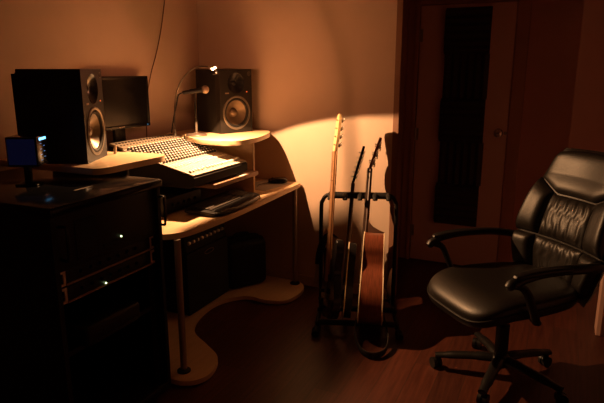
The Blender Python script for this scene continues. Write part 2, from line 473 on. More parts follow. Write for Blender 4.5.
b = B()                                                              # added bar on two wires, blocks the beam to darken floor by the desk
q = LH + V((0,0,-.016)); qa, qb = V((.0098,0,-.0154)), V((.0032,0,-.0180)); nn = V((.39,0,-.92))*.0006
vs = []
for yy in (-.014, .014):
    for pt in (qa, qb, qb+nn, qa+nn): vs.append(b.verts.new(LI @ (q+pt+V((0,yy,0)))))
for f in ((0,1,2,3),(7,6,5,4),(0,4,5,1),(1,5,6,2),(2,6,7,3),(3,7,4,0)): b.faces.new([vs[i] for i in f])
tube(b, [q+qa+V((0,-.0138,0)), q+V((.012,-.017,.002)), h0+hd*.046+u*.012], .0005, 6, LI)
tube(b, [q+qa+V((0,.0138,0)), q+V((.010,.017,.002)), h0+hd*.03-u*.012], .0005, 6, LI)
obj('beam_blocker', b, M_black, lamp)
bl = B(); pillow(bl, (0,0,0), (.0125,.0072,.0072), 1, 16, 10, M=LI @ Matrix.Translation(LH-hd*.004-w*.002) @ hd.to_track_quat('X','Z').to_matrix().to_4x4())
bulb = obj('bulb', bl, M_bulb, lamp)
bulb.visible_shadow = True

# ------------------------------------------------------------------ microphone on a desk stand
mic = thing('desk_microphone', 'dynamic microphone with silver ball grille on a round desk stand', 'microphone', (.325, -.525, 1.10))
b = B(); lathe(b, [(0,0),(.064,0),(.066,.004),(.062,.011),(.02,.017),(.012,.022),(0,.022)], 36); obj('stand_base', b, M_micbase, mic)
b = B(); cyl(b, (0,0,.02), (0,0,.085), .0075, n=14); obj('stand_collar', b, M_ring, mic)
b = B(); cyl(b, (0,0,.085), (0,0,.258), .0055, n=12); obj('stand_pole', b, M_black, mic)
ax = V((.62,.42,.10)).normalized()
mc = V((0,0,.275))
b = B(); tube(b, [mc-ax*.03, mc+ax*.02], .0155, 14); cyl(b, (0,0,.255), (0,0,.28), .008, n=10); obj('clip', b, M_black, mic)
b = B(); tube(b, [mc-ax*.075, mc-ax*.07, mc+ax*.03, mc+ax*.045], [.009,.0105,.0135,.017], 18); obj('mic_body', b, M_black, mic)
b = B(); pillow(b, mc+ax*.064, (.025,.025,.025), 1, 24, 14); obj('mic_grille', b, M_alu, mic)
b = B(); p0 = mc-ax*.075
tube(b, crom([p0, p0-ax*.02+V((-.004,-.004,-.012)), p0+V((-.035,-.02,-.07)), p0+V((-.055,-.027,-.15)), p0+V((-.07,-.03,-.22)), p0+V((-.075,-.03,-.247))], 7), .0042, 8); obj('mic_cable', b, M_rubber, mic)

# ------------------------------------------------------------------ studio monitors (loudspeakers)
def speaker(label, loc, rz):
    t = thing('studio_speaker', label, 'speaker', loc, (0,0,rz), 'pair of black studio speakers')
    W, D, H = .254, .275, .405
    b = B(); box(b, -D/2, D/2-.05, -W/2, W/2, 0, H, bev=.004); obj('cabinet', b, M_blackm, t)
    X = D/2
    b = B()
    holed_plate(b, -W/2, W/2, 0, .242, 0, .130, .096, D/2-.05, X)
    holed_plate(b, -W/2, W/2, .242, H, 0, .318, .066, D/2-.05, X)
    obj('baffle', b, M_baffle, t)
    RX = Matrix.Rotation(PI/2, 4, 'Y')
    def at(y, z, x=X): return Matrix.Translation((x, y, z)) @ RX
    b = B(); lathe(b, [(.095,-.002),(.096,.003),(.105,.005),(.109,.003),(.110,.0)], 48, at(0,.130)); obj('woofer_ring', b, M_ring, t)
    b = B(); lathe(b, [(.0958,-.004),(.092,.001),(.086,.002),(.081,-.002),(.079,-.008)], 48, at(0,.130)); obj('woofer_surround', b, M_rubber, t)
    b = B(); lathe(b, [(.079,-.008),(.06,-.022),(.04,-.036),(.026,-.042)], 48, at(0,.130)); obj('woofer_cone', b, M_cone, t)
    b = B(); lathe(b, [(.030,-.041),(.026,-.030),(.016,-.022),(.006,-.019),(0,-.0185)], 32, at(0,.130)); obj('dust_cap', b, M_cone, t)
    b = B(); lathe(b, [(.0665,.0005),(.062,-.003),(.050,-.011),(.034,-.020),(.018,-.026),(.0005,-.0265)], 48, at(0,.318)); obj('tweeter_horn', b, M_blackg, t)
    b = B(); lathe(b, [(.016,-.0255),(.013,-.020),(.007,-.017),(0,-.016)], 24, at(0,.318)); obj('tweeter_dome', b, M_black, t)
    b = B(); lathe(b, [(0,.0),(.0035,.0),(.003,.003),(0,.004)], 12, at(.085,.262)); obj('power_light', b, M_ledr, t)
    b = B(); box(b, X, X+.0015, -.088, -.060, .252, .260); obj('badge', b, M_alu, t)
    b = B()                                                         # round emblem with a small figure in the top corner
    lathe(b, [(.010,.0005),(.012,.0015),(.0135,.0005)], 24, at(.105,.378))
    box(b, X, X+.0015, .101, .109, .3745, .377); box(b, X, X+.0015, .1035, .1065, .370, .384); box(b, X, X+.0015, .0985, .1065, .380, .382)
    obj('emblem', b, M_ring, t)
    b = B()
    for k in range(9): box(b, -D/2-.03, -D/2, -.10+k*.025-.003, -.10+k*.025+.003, .10, .385)
    box(b, -D/2-.008, -D/2+.0, -.115, .115, .09, .39)
    obj('heat_sink', b, M_black, t)
    b = B()
    for x in (-.12, .12):
        for y in (-.1, .1): cyl(b, (x,y,-.0), (x,y,.002), .01, n=10)
    return t
speaker('black studio speaker at left, on the shelf over the equipment rack', (.355, -1.575, 1.10), math.radians(25))
speaker('black studio speaker in the corner behind the desk microphone', (.34, -.22, 1.10), math.radians(-22))

# ------------------------------------------------------------------ computer monitor
mon = thing('computer_monitor', 'black flat computer monitor against the wall behind the console', 'monitor', (.055, -.90, 1.0))
y0, y1, z0, z1 = -.235, .252, .165, .466
b = B(); box(b, -.025, .008, y0, y1, z0, z1, bev=.005); obj('housing', b, M_black, mon)
b = B()
box(b, .008, .013, y0, y1, z1-.016, z1, bev=.001); box(b, .008, .013, y0, y1, z0, z0+.022, bev=.001)
box(b, .008, .013, y0, y0+.016, z0, z1, bev=.001); box(b, .008, .013, y1-.016, y1, z0, z1, bev=.001); obj('bezel', b, M_blackg, mon)
b = B(); box(b, .008, .010, y0+.016, y1-.016, z0+.022, z1-.016); obj('screen', b, M_screen, mon, 0)
b = B(); box(b, .013, .0136, -.02, .025, z0+.008, z0+.014); obj('badge', b, M_alu, mon, 0)
b = B(); box(b, .013, .0136, y1-.03, y1-.02, z0+.007, z0+.012); obj('power_button', b, M_ledd, mon, 0)
b = B(); box(b, -.022, -.002, -.045, .045, .012, .20, bev=.004); obj('stand_neck', b, M_black, mon)
b = B(); box(b, -.038, .060, -.13, .13, 0, .014, bev=.005); obj('stand_foot', b, M_blackg, mon)

# hanging wire on the left wall
b = B(); tube(b, crom([(.006,-.30,2.495),(.006,-.31,2.30),(.006,-.335,2.08),(.006,-.365,1.93),(.007,-.418,1.75),(.008,-.48,1.60),(.008,-.545,1.47),(.008,-.60,1.30),(.008,-.62,1.06)], 8), .0028, 8)
tag(obj('hanging_wire', b, M_cable), 'thin dark wire hanging down the wall beside the computer monitor', 'wire')

# ------------------------------------------------------------------ desk things
kb = thing('computer_keyboard', 'black computer keyboard with a curved wrist rest', 'keyboard', (.715, -.805, .75), (0,0,math.radians(3)))
b = B(); outl = flat(crom([(-.115,-.245,0),(-.02,-.265,0),(.07,-.262,0),(.10,-.20,0),(.112,-.05,0),(.112,.05,0),(.10,.20,0),(.07,.262,0),(-.02,.265,0),(-.115,.245,0)], 5, True))
Mk = Matrix.Translation((0,0,.006)) @ Matrix.Rotation(math.radians(4), 4, 'Y')
prism(b, outl, .002, .020, Mk, bev=.005); box(b, -.10, -.06, -.2, .2, -.003, .012)
obj('case', b, M_black, kb)
b = B(); pillow(b, (.078,0,.018), (.036,.235,.012), .5, 40, 12, fn=lambda c: V((c.x-.35*c.y*c.y+.008, c.y, c.z)), M=Mk); obj('wrist_rest', b, M_blackg, kb)
keyb = B()
for r in range(6):
    x = -.098+r*.0215
    for c in range(21):
        y = -.225+c*.0222
        if r == 5 and 4 <= c <= 8:
            if c == 4: box(keyb, x, x+.018, y, y+.0222*5-.004, .019, .027, Mk, bev=.0015, seg=1)
            continue
        if c in (15,): continue
        box(keyb, x, x+.018, y, y+.018, .019, .027, Mk, bev=.0015, seg=1)
o = obj('keys', keyb, M_keys, kb, 0); o['kind'] = 'stuff'
b = B(); box(b, -.11, .11, -.15, .15, 0, .003, bev=.001)
mp_ = tag(obj('mouse_pad', b, M_padgrey), 'grey cloth mouse pad beside the keyboard', 'mouse pad'); mp_.location = (.635, -.21, .75); mp_.rotation_euler = (0,0,math.radians(-9))
ms = thing('computer_mouse', 'black computer mouse on the grey mouse pad', 'mouse', (.688, -.125, .7525), (0,0,math.radians(205)))
b = B(); pillow(b, (0,0,.0205), (.066,.037,.0205), .72, 32, 16, fn=lambda c: V((c.x, c.y*(1-.12*math.cos(c.x*40)), c.z*(1-.25*max(0,c.x/.06)) if c.z > 0 else c.z))); obj('shell', b, M_blackg, ms)
b = B(); Mw = Matrix.Translation((.036,0,.033)) @ Matrix.Rotation(PI/2, 4, 'X'); lathe(b, [(0,-.004),(.008,-.004),(.008,.004),(0,.004)], 16, Mw); obj('scroll_wheel', b, M_rubber, ms)
b = B(); tube(b, crom([(.058,0,.008),(.075,.002,.003),(.10,.02,.002),(.125,.06,.002),(.13,.11,.002)], 6), .002, 6); obj('mouse_cord', b, M_rubber, ms)
b = B(); box(b, -.030, .030, -.062, .062, 0, .0012)
pp = tag(obj('paper_note', b, M_paper), 'small sheet of white paper on the ledge under the console', 'paper'); pp.location = (.686, -.60, .894); pp.rotation_euler = (0,0,.08)
ai = thing('audio_interface', 'dark flat audio box under the console ledge beside the keyboard', 'audio box', (.42, -.98, .75))
b = B(); box(b, -.12, .12, -.16, .16, .006, .085, bev=.004); obj('case', b, M_black, ai)
b = B(); box(b, .12, .126, -.162, .162, .004, .087, bev=.002); fr = obj('front_panel', b, M_baffle, ai)
for k in range(5):
    b = B(); lathe(b, [(0,0),(.010,0),(.009,.012),(0,.013)], 14, Matrix.Translation((.126, -.10+.05*k, .046)) @ Matrix.Rotation(PI/2, 4, 'Y')); obj('knob', b, M_black, ai)
b = B(); tube(b, [(0,0,0),(0.004,0.002,.044)], [.0075,.0065], 14)
pin = tag(obj('metal_cap', b, M_alu), 'short pale metal cylinder standing at the foot of the left speaker', 'metal cylinder'); pin.location = (.42, -1.345, 1.10)

# ------------------------------------------------------------------ things below the desk
amp = thing('guitar_amplifier', 'black guitar amplifier with a row of knobs, under the desk', 'amplifier', (.33, -.64, .034))
W, D, H = .45, .26, .50
b = B(); box(b, -D/2, D/2-.02, -W/2, W/2, .01, H, bev=.01, seg=3); obj('cabinet', b, M_blackm, amp)
b = B(); box(b, D/2-.02, D/2, -W/2, W/2, .01, .40, bev=.006); obj('grille', b, M_grille, amp)
Mp = Matrix.Translation((D/2-.018, 0, .40)) @ Matrix.Rotation(math.radians(-14), 4, 'Y')
b = B(); box(b, -.004, .012, -W/2+.01, W/2-.01, .004, .088, Mp, bev=.002); obj('control_panel', b, M_baffle, amp)
b = B(); lathe(b, [(0,0),(.0115,0),(.0095,.014),(.004,.016),(0,.016)], 14, Mp @ Matrix.Translation((.012, -.18, .055)) @ Matrix.Rotation(PI/2, 4, 'Y')); k0 = obj('knob', b, M_ear, amp)
for k in range(1, 9):
    q = k0.copy(); C.objects.link(q); q.location = (0, .045*k, 0)
b = B(); tube(b, crom([(D/2+.004,-.05,.365),(D/2+.006,-.03,.352),(D/2+.006,.03,.352),(D/2+.004,.05,.365),(D/2+.006,.02,.375),(D/2+.006,-.02,.375)], 5, True)+[V((D/2+.004,-.05,.365))], .0025, 6); obj('badge', b, M_alu, amp)
b = B()
for y in (-.09, .09): box(b, -.03, .01, y-.02, y+.02, H-.001, H+.006, bev=.002)
tube(b, crom([(-.01,-.09,H+.006),(-.01,-.06,H+.024),(-.01,.06,H+.024),(-.01,.09,H+.006)], 5), .009, 8); obj('handle', b, M_rubber, amp)
b = B()
for x in (-.09, .09):
    for y in (-.18, .18): cyl(b, (x,y,0), (x,y,.012), .016, n=12)
obj('feet', b, M_rubber, amp)

cs = thing('equipment_case', 'black soft-cornered case on the lower shelf beside the amplifier', 'case', (.46, -.245, .034), (0,0,math.radians(-32)))
b = B(); box(b, -.10, .10, -.155, .155, .006, .34, bev=.045, seg=5); obj('shell', b, M_blackm, cs)
b = B()
for x in (-.03, .03): tube(b, crom([(x,-.108,.05),(x,-.158,.08),(x,-.158,.29),(x,-.11,.343),(x,.11,.343),(x,.158,.29),(x,.158,.08),(x,.108,.05)], 5), .004, 6)
obj('piping', b, M_rubber, cs)
b = B(); tube(b, crom([(0,-.06,.338),(0,-.045,.368),(0,.045,.368),(0,.06,.338)], 5), .008, 8); obj('handle', b, M_rubber, cs)
b = B()
for y in (-.09,.09): box(b, -.05, .05, y-.015, y+.015, 0, .012)
obj('feet', b, M_rubber, cs)

# ------------------------------------------------------------------ equipment rack
RX0, RX1, RY0, RY1, RH = .06, .85, -2.13, -1.55, 1.045
rc = V(((RX0+RX1)/2, (RY0+RY1)/2, 0)); RI = Matrix.Translation(-rc)
rack = thing('equipment_rack', 'tall black equipment rack cabinet at the left end of the desk', 'rack', rc)
b = B(); box(b, RX0, RX1+.012, RY0-.006, RY1+.006, RH-.035, RH, RI, bev=.006); tp = obj('top', b, M_racktop, rack)
b = B()
pts = [(.60,-1.72),(.62,-1.68)]
box(b, .700, .712, -1.88, -1.80, RH, RH+.001, RI); box(b, .70, .706, -1.795, -1.785, RH, RH+.001, RI); obj('badge', b, M_alu, tp, 0)
b = B(); box(b, RX0, RX1, RY0, RY0+.02, .07, RH-.035, RI); obj('side_panel', b, M_blackm, rack)
b = B(); box(b, RX0, RX1, RY1-.02, RY1, .07, RH-.035, RI); obj('side_panel', b, M_blackm, rack)
b = B(); box(b, RX0, RX0+.02, RY0+.02, RY1-.02, .07, RH-.035, RI); obj('back_panel', b, M_blackm, rack)
b = B(); box(b, RX0, RX1, RY0, RY1, .05, .09, RI, bev=.003); obj('bottom', b, M_blackm, rack)
for y in (RY0+.02, RY1-.055):
    b = B(); box(b, RX1-.055, RX1-.045, y, y+.035, .09, RH-.035, RI); obj('rail', b, M_black, rack)
for x in (RX0+.06, RX1-.06):
    for y in (RY0+.06, RY1-.06):
        b = B(); cyl(b, (x,y-.012,.025), (x,y+.012,.025), .025, n=16, M=RI); box(b, x-.012, x+.012, y-.02, y+.02, .04, .055, RI); obj('caster', b, M_rubber, rack)
yc = -1.828
# top unit with handles
u1 = thing('rack_computer', 'deep black rack unit with two bow handles, topmost in the rack', 'rack unit', (.622, yc, .80))
b = B(); box(b, -.26, .205, -.22, .22, .003, .20, bev=.002); obj('case', b, M_black, u1)
b = B(); box(b, .205, .215, -.272, .272, 0, .205, bev=.002); obj('front_panel', b, M_black, u1)
for y in (-.262, .268):
    b = B(); tube(b, crom([(.21,y,.165),(.245,y,.170),(.256,y,.155),(.256,y,.06),(.245,y,.045),(.21,y,.05)], 5), .0055, 10); obj('handle', b, M_blackg, u1)
b = B(); lathe(b, [(0,0),(.0035,0),(.003,.003),(0,.004)], 10, Matrix.Translation((.215,.040,.052)) @ Matrix.Rotation(PI/2,4,'Y')); obj('status_light', b, M_ledg, u1)
b = B(); box(b, .215, .218, -.06, .02, .03, .045); box(b, .215, .218, -.19, -.09, .02, .17); obj('drive_bay', b, M_blackg, u1)
# two rack units with bright ears
def runit(name, label, z, h, led=None):
    t = thing(name, label, 'rack unit', (.63, yc, z))
    b = B(); box(b, -.24, .18, -.215, .215, .004, h-.004, bev=.002); obj('case', b, M_black, t)
    b = B(); box(b, .18, .186, -.232, .232, 0, h-.002, bev=.001); obj('front_panel', b, M_black, t)
    for s in (-1, 1):
        b = B()
        ya, yb = sorted((s*.230, s*.272))
        box(b, .18, .186, ya, yb, 0, .010); box(b, .18, .186, ya, yb, h-.012, h-.002)
        box(b, .18, .186, ya, ya+.012, .010, h-.012); box(b, .18, .186, yb-.012, yb, .010, h-.012)
        obj('rack_ear', b, M_ear, t, 0)
        b = B(); lathe(b, [(0,0),(.006,0),(.005,.004),(0,.005)], 10, Matrix.Translation((.186, s*.254, h*.5)) @ Matrix.Rotation(PI/2,4,'Y')); obj('screw', b, M_black, t)
    b = B(); box(b, .186, .190, -.232, .232, -.001, .007); obj('trim_strip', b, M_alu, t, 0)
    for k in range(7):
        b = B(); lathe(b, [(0,0),(.008,0),(.007,.010),(0,.011)], 12, Matrix.Translation((.186, -.16+.05*k, h*.55)) @ Matrix.Rotation(PI/2,4,'Y')); obj('knob', b, M_black, t)
    if led is not None:
        b = B(); lathe(b, [(0,0),(.0035,0),(.003,.003),(0,.004)], 10, Matrix.Translation((.190, led, .012)) @ Matrix.Rotation(PI/2,4,'Y')); obj('status_light', b, M_ledg, t)
runit('rack_processor', 'rack processor with pale metal ears, directly below the bow-handled unit', .735, .060)
runit('rack_processor', 'rack processor with pale metal ears and a tiny lit green lamp, lower of the two', .668, .062, -.045)
# pull-out shelf with a small round-cornered box
sh = thing('rack_tray', 'flat black tray low in the rack, holding a round-cornered box', 'rack tray', (.62, yc, .455))
b = B(); box(b, -.24, .19, -.215, .215, 0, .006); box(b, .186, .192, -.262, .262, 0, .02); obj('tray', b, M_black, sh, 0)
dk = thing('disc_recorder', 'dark round-cornered recorder box sitting on the rack tray', 'recorder', (.70, -1.865, .461))
b = B(); box(b, -.16, .15, -.15, .15, .004, .088, bev=.018, seg=4); obj('case', b, M_black, dk)
b = B(); box(b, .146, .154, -.125, .125, .014, .030, bev=.002); obj('trim_strip', b, M_baffle, dk)
b = B(); box(b, .148, .153, -.07, .0, .045, .056); obj('display_label', b, M_baffle, dk, 0)
# lit drive on the rack
dv = thing('external_drive', 'small black box with glowing blue lights on top of the rack', 'external drive', (.455, -1.875, RH), (0,0,math.radians(26)))
b = B(); box(b, -.045, .045, -.03, .03, 0, .008, bev=.003); box(b, -.012, .012, -.012, .012, .008, .085, bev=.002); obj('stand', b, M_black, dv)
b = B(); box(b, -.055, .0675, -.05, .05, .082, .20, bev=.005); obj('case', b, M_blackg, dv)
b = B(); box(b, -.048, .060, -.0515, -.05, .09, .192); obj('side_glow', b, M_blueglow, dv, 0)  # blue glow put into the case side as even emission
b = B(); box(b, .067, .0685, -.025, .035, .184, .194); obj('light_bar', b, M_ledc, dv, 0)
b = B()
for k in range(7): box(b, .067, .0685, -.02+.028*(k%2), -.008+.028*(k%2), .170-.011*k, .1715-.011*k)
obj('indicator_lights', b, M_ledd, dv, 0)

# ------------------------------------------------------------------ guitar stand
SO = V((1.322, -.28, 0)); sa = math.radians(20)
stand = thing('guitar_stand', 'black tubular rack stand holding three guitars upright', 'guitar stand', SO, (0,0,sa))
hw, HT = .230, .752
b = B()
tube(b, crom([(-hw,.03,.02),(-hw,.03,.35),(-hw,.03,.66),(-hw+.008,.03,.715),(-hw+.04,.03,HT),(-.1,.03,HT),(.1,.03,HT),(hw-.04,.03,HT),(hw-.008,.03,.715),(hw,.03,.66),(hw,.03,.35),(hw,.03,.02)], 6), .0125, 12)
obj('frame', b, M_black, stand)
b = B()
pts = []
tube(b, [(-hw+.045,.03,HT),(hw-.045,.03,HT)], .021, 14); obj('neck_pad', b, M_rubber, stand)
for x in (-.175, -.085, .005, .095, .175):
    b = B(); tube(b, crom([(x,.022,HT+.006),(x,-.02,HT+.004),(x,-.045,HT-.002),(x,-.052,HT-.012)], 4), [.015]*12+[.012], 10); obj('neck_prong', b, M_rubber, stand)
for s in (-1, 1):
    b = B(); tube(b, crom([(s*hw,.16,.022),(s*hw,.03,.03),(s*hw,-.15,.045),(s*(hw+.01),-.36,.028)], 6), .0125, 10)
    ft = obj('foot', b, M_black, stand)
    b = B(); tube(b, [(s*(hw+.01),-.335,.0255),(s*(hw+.01),-.385,.0225)], .0215, 12); obj('foot_cap', b, M_rubber, ft)
    b = B(); tube(b, [(s*hw,.135,.0225),(s*hw,.175,.0225)], .0215, 12); obj('foot_cap', b, M_rubber, ft)
b = B(); tube(b, [(-hw,-.30,.062),(hw,-.30,.062)], .016, 12); tube(b, [(-hw,-.30,.035),(-hw,-.30,.062)], .012, 8); tube(b, [(hw,-.30,.035),(hw,-.30,.062)], .012, 8); obj('body_rest', b, M_rubber, stand)
b = B(); tube(b, [(-hw,-.13,.075),(hw,-.13,.075)], .016, 12); tube(b, [(-hw,-.13,.05),(-hw,-.13,.075)], .012, 8); tube(b, [(hw,-.13,.05),(hw,-.13,.075)], .012, 8); obj('body_rest', b, M_rubber, stand)

# ------------------------------------------------------------------ guitars  (local: -x front face, y width, z up the neck)
def aim(base, head, xd):
    z = (V(head)-V(base)).normalized(); x = V(xd); x = (x-z*x.dot(z)).normalized(); y = z.cross(x)
    return Matrix((x, y, z)).transposed().to_euler()
YZ = Matrix(((0,0,1,0),(1,0,0,0),(0,1,0,0),(0,0,0,1)))            # prism (a,b,h) -> y=a, z=b, x=h
XZ = Matrix(((1,0,0,0),(0,0,1,0),(0,1,0,0),(0,0,0,1)))            # prism (a,b,h) -> x=a, z=b, y=h

def solid_guitar(name, label, base, head, xd, L, bodyL, headL, m_body, m_neck, m_head, ntun, binding, angled, thick=.045, bw=1.0):
    t = thing(name, label, 'guitar', base, aim(base, head, xd))
    S = bodyL/.5
    ol = crom([(0,0,0),(.10,.008,0),(.160,.07,0),(.165,.15,0),(.135,.25,0),(.13,.30,0),(.155,.37,0),(.15,.43,0),(.115,.445,0),(.07,.385,0),(.032,.36,0),(-.032,.36,0),(-.07,.40,0),(-.105,.475,0),(-.15,.50,0),(-.168,.43,0),(-.135,.31,0),(-.14,.25,0),(-.168,.14,0),(-.15,.05,0),(-.09,.006,0)], 5, True)
    ol = [(p.x*S*bw, p.y*S) for p in ol]
    b = B(); prism(b, ol, -thick/2, thick/2, YZ, bev=.008); obj('body', b, m_body, t)
    if binding:
        b = B(); pts = [V((-thick/2+.004, a*1.002, c)) for a, c in ol]; tube(b, pts+[pts[0]], .0035, 6, caps=False); obj('binding', b, M_binding, t)
    zj = .36*S; zn = L-headL
    b = B(); tube(b, [(-.022,0,zj-.10),(-.022,0,zj+.05),(-.022,0,zn-.05),(-.022,0,zn)], [.027,.026,.0235,.0225], 16, flat=(1,.45)); 
    box(b, -.03, .010, -.026, .026, zj-.1, zj+.02, bev=.006); nk = obj('neck', b, m_neck, t)
    b = B(); prism(b, [(-.029,zj-.12),(.029,zj-.12),(.022,zn),(-.022,zn)], -.036, -.0295, YZ); obj('fretboard', b, m_neck if m_neck == M_mapleneck else M_rose, t, 0)
    b = B()
    for k in range(1, 20):
        z = zn-(zn-zj+.1)*(1-.5**(k/12))/(1-.5**(20/12)); box(b, -.0372, -.0355, -.023, .023, z-.001, z+.001)
    obj('frets', b, M_steel, t, 0)
    ang = math.radians(12) if angled else math.radians(3)
    Mh = Matrix.Translation((-.026,0,zn)) @ Matrix.Rotation(ang, 4, 'Y')
    if angled: ho = crom([(-.021,0,0),(-.038,.05,0),(-.046,.13,0),(-.030,.19,0),(-.052,headL,0),(-.002,headL*.86,0),(.030,.12,0),(.026,.05,0),(.021,0,0)], 4)
    else: ho = crom([(-.021,0,0),(-.03,.03,0),(-.042,.08,0),(-.045,.15,0),(-.044,.19,0),(-.028,headL,0),(.012,headL*.97,0),(.022,.19,0),(.026,.14,0),(.030,.08,0),(.032,.03,0),(.021,0,0)], 4)
    b = B(); prism(b, [(p.x, p.y) for p in ho], -.008, .008, Mh @ YZ, bev=.002); hs = obj('headstock', b, m_head, t)
    for k in range(ntun):
        z = .035+(headL-.075)*k/(ntun-1)
        b = B(); r = .012 if ntun == 4 else .007
        cyl(b, (-.02,-.026,z), (.0,-.026,z), .004, n=8, M=Mh); cyl(b, (.007,-.026,z), (.020 if ntun == 4 else .016,-.026,z), r, n=12, M=Mh)
        cyl(b, (.014,-.03,z), (.014,-.062,z), .0028, n=8, M=Mh); pillow(b, (.014,-.072,z), (.004,.014,r), .8, 14, 8, M=Mh)
        obj('tuner', b, M_steel, hs)
    b = B()
    for k in range(4 if ntun == 4 else 6):
        n = 4 if ntun == 4 else 6
        y = -.018+.036*k/(n-1); tube(b, [(-.033,y,.09*S),(-.041,y*.8,zn)], .0008 if n == 4 else .0005, 5)
    obj('strings', b, M_steel, t)
    b = B(); box(b, -thick/2-.012, -thick/2, -.04, .04, .075*S, .115*S, bev=.003); obj('bridge', b, M_steel, t)
    for zz in (.17, .26):
        b = B(); box(b, -thick/2-.009, -thick/2, -.04, .04, zz*S-.016, zz*S+.016, bev=.004); obj('pickup', b, M_black, t)
    for (y, z) in ((.10,.10),(.115,.16),(.075,.06)):
        b = B(); lathe(b, [(0,0),(.011,0),(.009,.016),(0,.017)], 14, Matrix.Translation((-thick/2,y*S,z*S)) @ Matrix.Rotation(-PI/2,4,'Y')); obj('control_knob', b, M_black, t)
    return t

GD = V((.94, .342, 0)); 
g1b, g1h = V((1.262,-.592,.078)), V((1.184,-.24,1.236))
g2b, g2h = V((1.352,-.555,.078)), V((1.266,-.12,1.029))
g3b, g3h = V((1.487,-.55,.064)), V((1.388,-.075,1.086))
g1 = solid_guitar('bass_guitar', 'black bass guitar with a pale maple neck, leftmost on the stand', g1b, g1h, (.80,.60,0), (g1h-g1b).length, .46, .225, M_gblack, M_mapleneck, M_maple, 4, False, False)
# its strap, slung over the stand's left post
gi = (Matrix.Translation(g1b) @ g1.rotation_euler.to_matrix().to_4x4()).inverted()
b = B(); sp = [gi @ V(p) for p in crom([(1.235,-.42,.52),(1.20,-.44,.545),(1.155,-.41,.50),(1.115,-.36,.44),(1.085,-.33,.36),(1.08,-.33,.30)], 6)]
tube(b, sp, [.024]*len(sp), 10, flat=(1,.16)); st = obj('strap', b, M_strap, g1)
b = B(); sp = [gi @ V(p) for p in crom([(1.08,-.332,.30),(1.066,-.328,.24),(1.048,-.322,.17)], 5)]
tube(b, sp, [.012]*len(sp), 10, flat=(1,.22)); o = obj('strap_end', b, M_pale, st); o['label'] = 'pale leather strap end'
g2 = solid_guitar('electric_guitar', 'dark electric guitar with cream edge binding, between the bass and the acoustic', g2b, g2h, (.93,.37,0), (g2h-g2b).length, .43, .235, M_gblack, M_darkneck, M_gblack, 6, True, True, .048)

# acoustic
g3 = thing('acoustic_guitar', 'reddish wooden acoustic guitar with a black strap, rightmost on the stand', 'guitar', g3b, aim(g3b, g3h, (.955,.297,0)))
L3 = (g3h-g3b).length; BL = .53; HL = .20
prof = crom([(0,0,0),(.09,.004,0),(.165,.05,0),(.198,.14,0),(.18,.235,0),(.135,.315,0),(.135,.37,0),(.148,.43,0),(.130,.49,0),(.075,.524,0),(0,BL,0)], 6)
half = [(p.x, p.y) for p in prof]
ol = half + [(-a, c) for a, c in half[::-1][1:-1]]
def thick3(z): return .067-.010*z/BL
b = B()
lo = [b.verts.new((-.056, a, c)) for a, c in ol]; hi = [b.verts.new((2*thick3(c)-.056, a, c)) for a, c in ol]
f1 = b.faces.new(lo); f2 = b.faces.new(hi); n = len(lo)
for i in range(n): b.faces.new((lo[i], lo[(i+1)%n], hi[(i+1)%n], hi[i]))
bmesh.ops.triangulate(b, faces=[f1, f2]); obj('body', b, M_mahog, g3)
b = B(); prism(b, ol, -.060, -.0565, YZ); obj('soundboard', b, M_spruce, g3)
for nm, fx in (('binding', lambda c: -.057), ('binding', lambda c: 2*thick3(c)-.057)):
    b = B(); pts = [V((fx(c), a*1.003, c+.0005)) for a, c in ol]; tube(b, pts+[pts[0]], .0032, 6, caps=False); obj(nm, b, M_binding, g3)
b = B(); lathe(b, [(.0,-.0),(.05,0),(.052,.001),(.0,.0012)], 32, Matrix.Translation((-.060,0,.36)) @ Matrix.Rotation(-PI/2,4,'Y')); obj('sound_hole', b, M_black, g3)
b = B(); box(b, -.068, -.060, -.075, .075, .155, .18, bev=.003); obj('bridge', b, M_rose, g3)
zn = L3-HL
b = B(); tube(b, [(-.052,0,BL-.02),(-.052,0,BL+.1),(-.052,0,zn)], [.028,.026,.023], 16, flat=(1,.55))
hp = [(-.062,BL+.10),(-.048,BL+.105),(-.036,BL+.06),(-.012,BL+.036),(.030,BL+.020),(.058,BL+.012),(.060,BL-.004),(-.062,BL-.002)]
prism(b, hp, -.022, .022, XZ, bev=.004)
obj('neck', b, M_darkneck, g3)
b = B(); prism(b, [(-.028,.42),(.028,.42),(.022,zn),(-.022,zn)], -.0705, -.0605, YZ); obj('fretboard', b, M_rose, g3, 0)
Mh = Matrix.Translation((-.056,0,zn)) @ Matrix.Rotation(math.radians(15), 4, 'Y')
b = B(); prism(b, [(-.022,0),(-.034,.03),(-.037,HL),(-.015,HL+.008),(0,HL-.004),(.015,HL+.008),(.037,HL),(.034,.03),(.022,0)], -.008, .008, Mh @ YZ, bev=.002); hs = obj('headstock', b, M_mahog, g3)
for s in (-1, 1):
    for k in range(3):
        z = .045+.055*k; b = B()
        cyl(b, (-.022,s*.024,z), (0,s*.024,z), .0035, n=8, M=Mh); cyl(b, (.007,s*.024,z), (.019,s*.024,z), .008, n=10, M=Mh)
        cyl(b, (.014,s*.026,z), (.014,s*.055,z), .0025, n=8, M=Mh); pillow(b, (.014,s*.066,z), (.005,.013,.010), .8, 14, 8, M=Mh); obj('tuner', b, M_steel, hs)
b = B()
for k in range(6): y = -.019+.038*k/5; tube(b, [(-.070,y*1.2,.168),(-.0745,y*.85,zn)], .0006, 5)
obj('strings', b, M_steel, g3)
gi = (Matrix.Translation(g3b) @ g3.rotation_euler.to_matrix().to_4x4()).inverted()
b = B(); sp = [gi @ V(p) for p in crom([(1.43,-.60,.10),(1.455,-.69,.055),(1.525,-.79,.024),(1.60,-.825,.022),(1.65,-.76,.026),(1.64,-.66,.06),(1.585,-.56,.13)], 7)]
tube(b, sp, [.022]*len(sp), 10, flat=(.16,1)); obj('strap', b, M_strap, g3)

